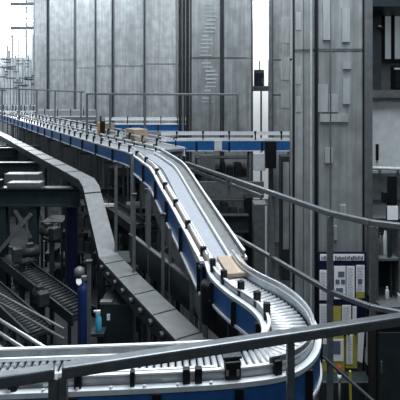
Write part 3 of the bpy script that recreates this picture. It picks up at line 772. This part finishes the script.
# ------------------------------------------------------------------ notice board
d_ = 8.94
def rect(px0, px1, py0, py1, dd, th=.012): return MB().box(ax(px0, dd), ax(px1, dd), dd-th, dd, az(py1, dd), az(py0, dd))
nb = empty('notice_board', (ax(342, d_), d_, az(376, d_)), 'navy notice board with a white heading strip on the nearest grey tower', 'notice board')
rect(318, 365.5, 251.5, 346, d_, .03).build('board', 'navy', nb)
hd = rect(320, 364, 254, 260.5, d_-.03, .006).build('heading_strip', 'paper', nb)
r = random.Random(4); x = 321.0; mk = MB()
while x < 362:
    w = r.uniform(.5, 1.1); 
    if abs(x-332) > 1.2: mk.box(ax(x, d_), ax(x+w, d_), d_-.040, d_-.036, az(259.2 if r.random() < .8 else 259.8, d_), az(r.choice([255.2, 256.2, 256.2]), d_))
    x += w+r.uniform(.35, .7)
mk.build('heading_marks', 'navy', hd)
def sheet(px0, px1, py0, py1, lab, m='paper', lines=0, pics=(), dd=None, base='notice_sheet', grp='sheets pinned on the notice board'):
    dd = dd or d_-.031
    o = rect(px0, px1, py0, py1, dd, .006).build(base, m); tag(o, lab, 'sheet of paper' if m == 'paper' else 'folder', grp)
    if lines:
        g = MB(); y = py0+1.6
        while y < py1-1.2:
            g.box(ax(px0+1, dd), ax(px1-1-R.random()*2, dd), dd-.009, dd-.007, az(y+.35, dd), az(y, dd)); y += 1.5
        g.build('printed_lines', 'textgrey', o)
    for q in pics:
        rect(*q, dd-.008, .003).build('printed_picture', 'paperprint', o)
    return o
sheet(319.5, 328, 270, 300, 'tall white sheet at the left edge of the notice board, top row', lines=1)
sheet(334, 345.5, 266, 299, 'white sheet with dark photos under the heading, top row', pics=((338, 344.5, 271.5, 277), (335.5, 339.5, 279.5, 284), (341, 345, 279.5, 284), (336, 343, 288, 293)))
sheet(346.5, 354.5, 266, 300, 'white printed sheet in the top row, right of the one with photos', lines=1)
sheet(356, 364.5, 265, 292, 'white printed sheet at the right edge, top row', lines=1, pics=((358, 362, 279, 284),))
sheet(356, 364.5, 292.5, 298, 'olive yellow strip under the right sheet of the top row', 'olive', base='folder')
sheet(319.5, 329, 304, 331, 'white printed sheet at left of the middle row', lines=1)
sheet(333, 341, 306, 322, 'olive yellow card in the middle row', 'olive', base='folder')
sheet(342, 351, 305, 323, 'white printed sheet right of the olive card, middle row', lines=1)
sheet(352.5, 356.5, 306, 324, 'narrow grey white sheet in the middle row', lines=1)
# hanging folders below
sheet(318, 344.5, 331, 376, 'large olive yellow folder hanging lowest at left', 'olive', base='folder', dd=d_-.05)
sheet(320, 343.5, 339, 361, 'white sheet with two blue grey pictures on the large olive folder', pics=((321.5, 329, 344, 359), (333, 340.5, 341, 354)), dd=d_-.058)
sheet(345.5, 357, 331, 368, 'narrow olive yellow folder hanging right of the large one', 'olive', base='folder', dd=d_-.05)
sheet(346.5, 352.5, 335, 364, 'tall white printed sheet on the narrow olive folder', lines=1, dd=d_-.058)
o = MB().prism([at(358, 331, d_-.06), at(364.5, 331, d_-.06), at(362.5, 363, d_-.06), at(357.5, 361, d_-.06)], (0, .01, 0)).build('notice_sheet', 'paper'); tag(o, 'white sheet hanging slightly askew lowest at right', 'sheet of paper', 'sheets pinned on the notice board')
o = MB().prism([at(366, 328, d_-.01), at(368.5, 330, d_-.01), at(367.5, 366, d_-.01), at(364.8, 361, d_-.01)], (0, .01, 0)).build('notice_sheet', 'pale'); tag(o, 'grey sheet turned edge on beside the notice board', 'sheet of paper', 'sheets pinned on the notice board')
for px, py in ((345, 335), (348.5, 334), (355.5, 333), (331.5, 337)):
    o = MB().box(ax(px-.9, 8.86), ax(px+.9, 8.86), 8.84, 8.88, az(py+1, 8.86), az(py-1.6, 8.86)).build('binder_clip', 'black'); tag(o, 'black binder clip holding the hanging folders', 'clip', 'binder clips on the hanging folders')
    MB().box(ax(px-.4, 8.85), ax(px+.4, 8.85), 8.83, 8.84, az(py-1, 8.86), az(py-2.8, 8.86)).build('clip_handle', 'black', o)
# red topped marker and yellow rod
c = at(339.5, 381, 8.3)
o = empty('marker_post', (c.x, c.y, 0), 'slim post with white sleeve and red cap below the notice board', 'marker')
MB().tube(V((c.x, c.y, 0)), V((c.x, c.y, az(380, 8.3))), .02).build('rod', 'grey', o, smooth=True)
MB().tube(V((c.x, c.y, az(380, 8.3))), V((c.x, c.y, az(374, 8.3))), .033).build('sleeve', 'paper', o, smooth=True)
MB().tube(V((c.x, c.y, az(374, 8.3))), V((c.x, c.y, az(366, 8.3))), .033).build('cap', 'red', o, smooth=True)
o = MB().bar(V((ax(351, 8.3), 8.3, 0)), at(350, 371, 8.3), .035, .035).build('yellow_rod', 'yellow'); tag(o, 'slim yellow rod standing below the notice board', 'rod')
# dark cabinet below board
o = MB().box(ax(321, 8.6), ax(370, 8.6), 8.5, 8.85, 0, az(379, 8.6)).build('low_cabinet', 'dark', bevel=.02); tag(o, 'low dark cabinet below the hanging folders', 'cabinet')
MB().box(ax(345, 8.5), ax(345.8, 8.5), 8.48, 8.5, .1, az(384, 8.5)).build('door_gap', 'black', o)

# ------------------------------------------------------------------ workstation right
d_ = 8.6
o = empty('monitor', (ax(392, d_), d_, az(206, d_)), 'black monitor turned upright on the right workstation, above the white sheet', 'monitor')
MB().rbox(at(392, 191, d_), ax(397, d_)-ax(387.7, d_), .05, (206-176)/F*d_, .0).build('screen', 'black', o, bevel=.01)
MB().box(ax(391, d_), ax(393, d_), d_+.03, d_+.07, az(300, d_), az(190, d_)).build('stand', 'dark', o)
o = MB().box(ax(383, d_), ax(387.5, d_), d_-.05, d_+.1, az(203, d_), az(192, d_)).build('scanner_box', 'black', bevel=.01); tag(o, 'small black box left of the upright monitor', 'box')
MB().box(ax(386, d_), ax(391, d_), d_+.02, d_+.04, az(202, d_), az(200, d_)).build('arm', 'dark', o)
o = MB().box(ax(384.6, d_), ax(396.5, d_), d_-.09, d_-.07, az(219.5, d_), az(204, d_)).build('clipboard', 'black'); tag(o, 'clipboard with bright white sheet under the upright monitor', 'clipboard')
MB().box(ax(385.3, d_), ax(395.8, d_), d_-.10, d_-.09, az(218.5, d_), az(204.8, d_)).build('sheet', 'bright', o)
MB().box(ax(386, d_), ax(390, d_), d_-.07, d_-.05, az(260, d_), az(206, d_)).build('holder', 'dark', o)
# station frame with shelf, jars and dark compartment
st = empty('workstation', (ax(392, d_), d_+.3, 0), 'dark open workstation rack beside the nearest tower at the right edge', 'workstation')
MB().box(ax(375, d_), ax(425, d_), d_+.5, d_+.55, 0, az(226, d_)).build('back_panel', 'dark', st)
MB().box(ax(375, d_), ax(425, d_), d_-.1, d_+.5, az(259, d_), az(256.5, d_)).build('shelf', 'grey', st)
MB().box(ax(374, d_), ax(425, d_), d_-.35, d_+.5, az(303, d_), az(298, d_)).build('worktop', 'tray', st, bevel=.01)
MB().box(ax(374, d_), ax(425, d_), d_-.3, d_+.45, 0, az(303, d_)).build('base_cabinet', 'black', st)
MB().box(ax(396.5, d_), ax(399, d_), d_-.12, d_+.5, az(298, d_), az(226, d_)).build('upright', 'grey', st)
MB().box(ax(374.5, d_), ax(376, d_), d_-.12, d_+.5, az(298, d_), az(226, d_)).build('upright', 'tray', st)
for i, (px, hh, rr, m_, lab) in enumerate(((378.5, 26, .045, 'pale', 'tall pale bottle on the upper workstation shelf, left'), (383, 22, .04, 'tray', 'grey bottle in the middle of the upper workstation shelf'),
                                           (388, 27, .05, 'pale', 'tall pale bottle on the upper workstation shelf, right'))):
    c = V((ax(px, d_), d_+.12, az(256.5, d_))); s_ = hh/F*d_
    o = MB().lathe(c, [(rr, 0), (rr*1.05, .02), (rr, s_*.65), (rr*.45, s_*.8), (rr*.45, s_*.92)], 14).build('bottle', m_, smooth=True); tag(o, lab, 'bottle', 'bottles on the workstation')
    MB().tube(c+V((0,0,s_*.92)), c+V((0,0,s_)), rr*.55, 10).build('cap', 'dark', o)
c = V((ax(386, d_), d_-.05, az(298, d_)))
o = MB().lathe(c, [(.035, 0), (.038, .02), (.036, .16), (.02, .2)], 14).build('bottle', 'pale', smooth=True); tag(o, 'small pale bottle standing on the workstation worktop', 'bottle', 'bottles on the workstation')
MB().tube(c+V((0,0,.2)), c+V((0,0,.24)), .022, 10).build('cap', 'white', o)
c = V((ax(399.5, d_), d_-.2, az(298, d_)))
o = empty('parts_tray', c, 'pale open tray of small parts on the worktop at the right edge', 'tray')
MB().rbox(c+V((.05,0,.01)), .26, .2, .02).rbox(c+V((.05,-.1,.07)), .26, .015, .14).rbox(c+V((.05,.1,.07)), .26, .015, .14).rbox(c+V((-.08,0,.07)), .015, .2, .14).rbox(c+V((.18,0,.07)), .015, .2, .14).build('tray', 'pale', o)
MB().rbox(c+V((.0,0,.10)), .1, .12, .12, .3).rbox(c+V((.12,0,.11)), .08, .1, .14, -.2).build('small_parts', 'white', o)
# big dark machine low right
d2 = 7.15
o = empty('machine_cabinet', (ax(392, d2), d2+.3, 0), 'large black machine cabinet at the lower right corner below the handrail', 'cabinet')
MB().box(ax(376, d2), ax(440, d2), d2, d2+.35, 0, az(325, d2)).build('body', 'black', o, bevel=.02)
MB().box(ax(378, d2), ax(436, d2), d2-.02, d2, .2, az(332, d2)).build('door', 'dark', o)
MB().box(ax(380, d2), ax(381, d2), d2-.05, d2-.02, az(372, d2), az(360, d2)).build('handle', 'grey', o)

# ------------------------------------------------------------------ control box on far platform, in the white gap
d_ = 22
pf = empty('platform', (ax(260, d_), d_+.5, 0), 'small grey platform carrying the navy control box in the white gap', 'platform')
MB().box(ax(253.5, d_), ax(269.5, d_), d_, d_+1, az(91, d_), az(86, d_)).build('deck', 'grey', pf)
MB().box(ax(260.5, d_), ax(262, d_), d_, d_+.1, 0, az(91, d_)).build('leg', 'dark', pf)
MB().box(ax(268.5, d_), ax(269.8, d_), d_, d_+.1, 0, az(60, d_)).build('leg', 'tray', pf)
o = MB().box(ax(255, d_), ax(264.5, d_), d_+.1, d_+.5, az(86, d_), az(69.5, d_)).build('control_box', 'navy', bevel=.02); tag(o, 'navy control box with antenna on the small platform in the white gap', 'control box')
MB().box(ax(255.3, d_), ax(264.2, d_), d_+.08, d_+.1, az(73, d_), az(70, d_)).build('label_strip', 'tray', o)
MB().tube(V((ax(260.5, d_), d_+.3, az(69.5, d_))), V((ax(260.5, d_), d_+.3, az(60, d_))), .03).build('antenna', 'dark', o)
MB().box(ax(262, d_), ax(263.5, d_), d_+.05, d_+.1, az(84, d_), az(78, d_)).build('switch_plate', 'tray', o)
tag(MB().box(ax(269, 17.4), ax(272.5, 17.4), 17.4, 17.5, 0, az(0, 17.4)+1).build('steel_column', 'grey'), 'grey upright at the right edge of the bright white gap', 'column')
# cabinets beyond the handrail at centre right
o = MB().box(ax(254, 12.6), ax(267, 12.6), 12.6, 13.1, 0, az(204, 12.6)).build('electric_cabinet', 'grey', bevel=.02); tag(o, 'upright grey cabinet behind the handrail, left of the narrow tower', 'cabinet')
MB().box(ax(265, 12.6), ax(266.5, 12.6), 12.57, 12.6, .1, az(206, 12.6)).build('door_edge', 'white', o)
o = MB().box(ax(245, 13.2), ax(253, 13.2), 13.3, 13.7, 0, az(198, 13.2)).build('electric_cabinet', 'black', bevel=.02); tag(o, 'black upright cabinet left of the grey one behind the handrail', 'cabinet')
o = MB().box(ax(281, 14.6), ax(292, 14.6), 14.6, 15, 0, az(156, 14.6)).build('electric_cabinet', 'dark', bevel=.02); tag(o, 'dark upright cabinet under the right end of the branch conveyor', 'cabinet')
MB().box(ax(283, 14.6), ax(289, 14.6), 14.58, 14.6, 1, az(162, 14.6)).build('door', PANEL[2], o)

# ------------------------------------------------------------------ far-left clutter: masts and crossbars, masts paled to imitate haze
for i in range(11):
    px = 3+i*3.0+R.uniform(-.8, .8); dd_ = 44+R.uniform(0, 6); yt = R.uniform(34, 66)
    o = MB().box(ax(px, dd_)-.09, ax(px, dd_)+.09, dd_, dd_+.18, 0, az(yt, dd_)).build('rack_mast', 'pale'); tag(o, 'slim far racking mast left of the towers, coloured pale to imitate haze', 'mast', 'far masts at left, paled for haze')
    for k in range(3):
        z = az(R.uniform(60, 92), dd_); MB().box(ax(px, dd_)-.5, ax(px, dd_)+.4, dd_-.08, dd_-.01, z, z+.12).build('bracket', 'tray', o)
for i, (py, a, b, lab) in enumerate(((15, 12, 31, 'upper of two long bright ceiling lamps at far left'), (20.5, 5, 32, 'lower of two long bright ceiling lamps at far left'))):
    dd_ = 47+i*2
    o = MB().box(ax(a, dd_), ax(b, dd_), dd_, dd_+.3, az(py+1, dd_), az(py-1, dd_)).build('ceiling_lamp', 'lamp'); tag(o, lab, 'lamp')
    MB().box(ax((a+b)/2, dd_)-.05, ax((a+b)/2, dd_)+.05, dd_+.1, dd_+.2, az(py-1, dd_), 20).build('hanger', 'grey', o)
for i, (py, lab) in enumerate(((4, 'dark duct crossing above the two bright lamps'), (28, 'grey duct crossing below the two bright lamps'))):
    dd_ = 46
    o = MB().box(ax(10, dd_), ax(38, dd_), dd_, dd_+.5, az(py+1.5, dd_), az(py-1.5, dd_)).build('air_duct', 'grey'); tag(o, lab, 'duct')
    for px in (14, 34): MB().box(ax(px, dd_), ax(px+.6, dd_), dd_+.2, dd_+.25, az(py-1.5, dd_), 20).build('hanger', 'grey', o)

# ------------------------------------------------------------------ lights
def area(name, loc, rot, sx, sy, power, col=(1, 1, 1)):
    l = bpy.data.lights.new(name, 'AREA'); l.shape = 'RECTANGLE'; l.size = sx; l.size_y = sy; l.energy = power; l.color = col
    o = bpy.data.objects.new(name, l); o.location = loc; o.rotation_euler = rot; COL.objects.link(o); return o
area('ceiling_light_near', (2.0, 7, 15), (0, 0, 0), 7, 6, 2700, (.92, .97, 1))
area('ceiling_light_mid', (-3, 20, 19.5), (0, 0, 0), 22, 10, 4400, (.9, .96, 1))
area('tower_fill_light', (-16, 27, 19.5), (math.radians(35), 0, math.radians(10)), 24, 10, 8000, (.92, .96, 1))  # tilted to brighten the left tower fronts, in place of haze
area('gap_fill_light', (3.3, 23.5, 13), (math.radians(50), 0, 0), 2.5, 2.5, 900)  # added lamp brightening the white partition, no fixture there
area('window_light', (-26, 57, 14), (math.radians(-72), 0, math.radians(-25)), 12, 9, 9000, (.93, .97, 1))
area('fill_light_behind', (-1, -2.5, 13), (math.radians(62), 0, 0), 14, 5, 500, (.88, .95, 1))  # added fill from behind the camera, no fixture there

w = bpy.data.worlds.new('World'); S.world = w; w.use_nodes = True
w.node_tree.nodes['Background'].inputs[0].default_value = (.55, .66, .75, 1)
w.node_tree.nodes['Background'].inputs[1].default_value = .12

# ------------------------------------------------------------------ camera
cam = bpy.data.cameras.new('Camera'); cam.sensor_width = 36; cam.lens = 36*F/400; cam.shift_y = -(200-HY)/400
cam.clip_end = 200
co = bpy.data.objects.new('Camera', cam); co.location = (0, 0, CZ); co.rotation_euler = (math.radians(90), 0, 0); COL.objects.link(co)
S.camera = co
S.view_settings.view_transform = 'Standard'; S.view_settings.look = 'None'; S.view_settings.gamma = 1
S.view_settings.use_curve_mapping = False; S.view_settings.exposure = 0.0
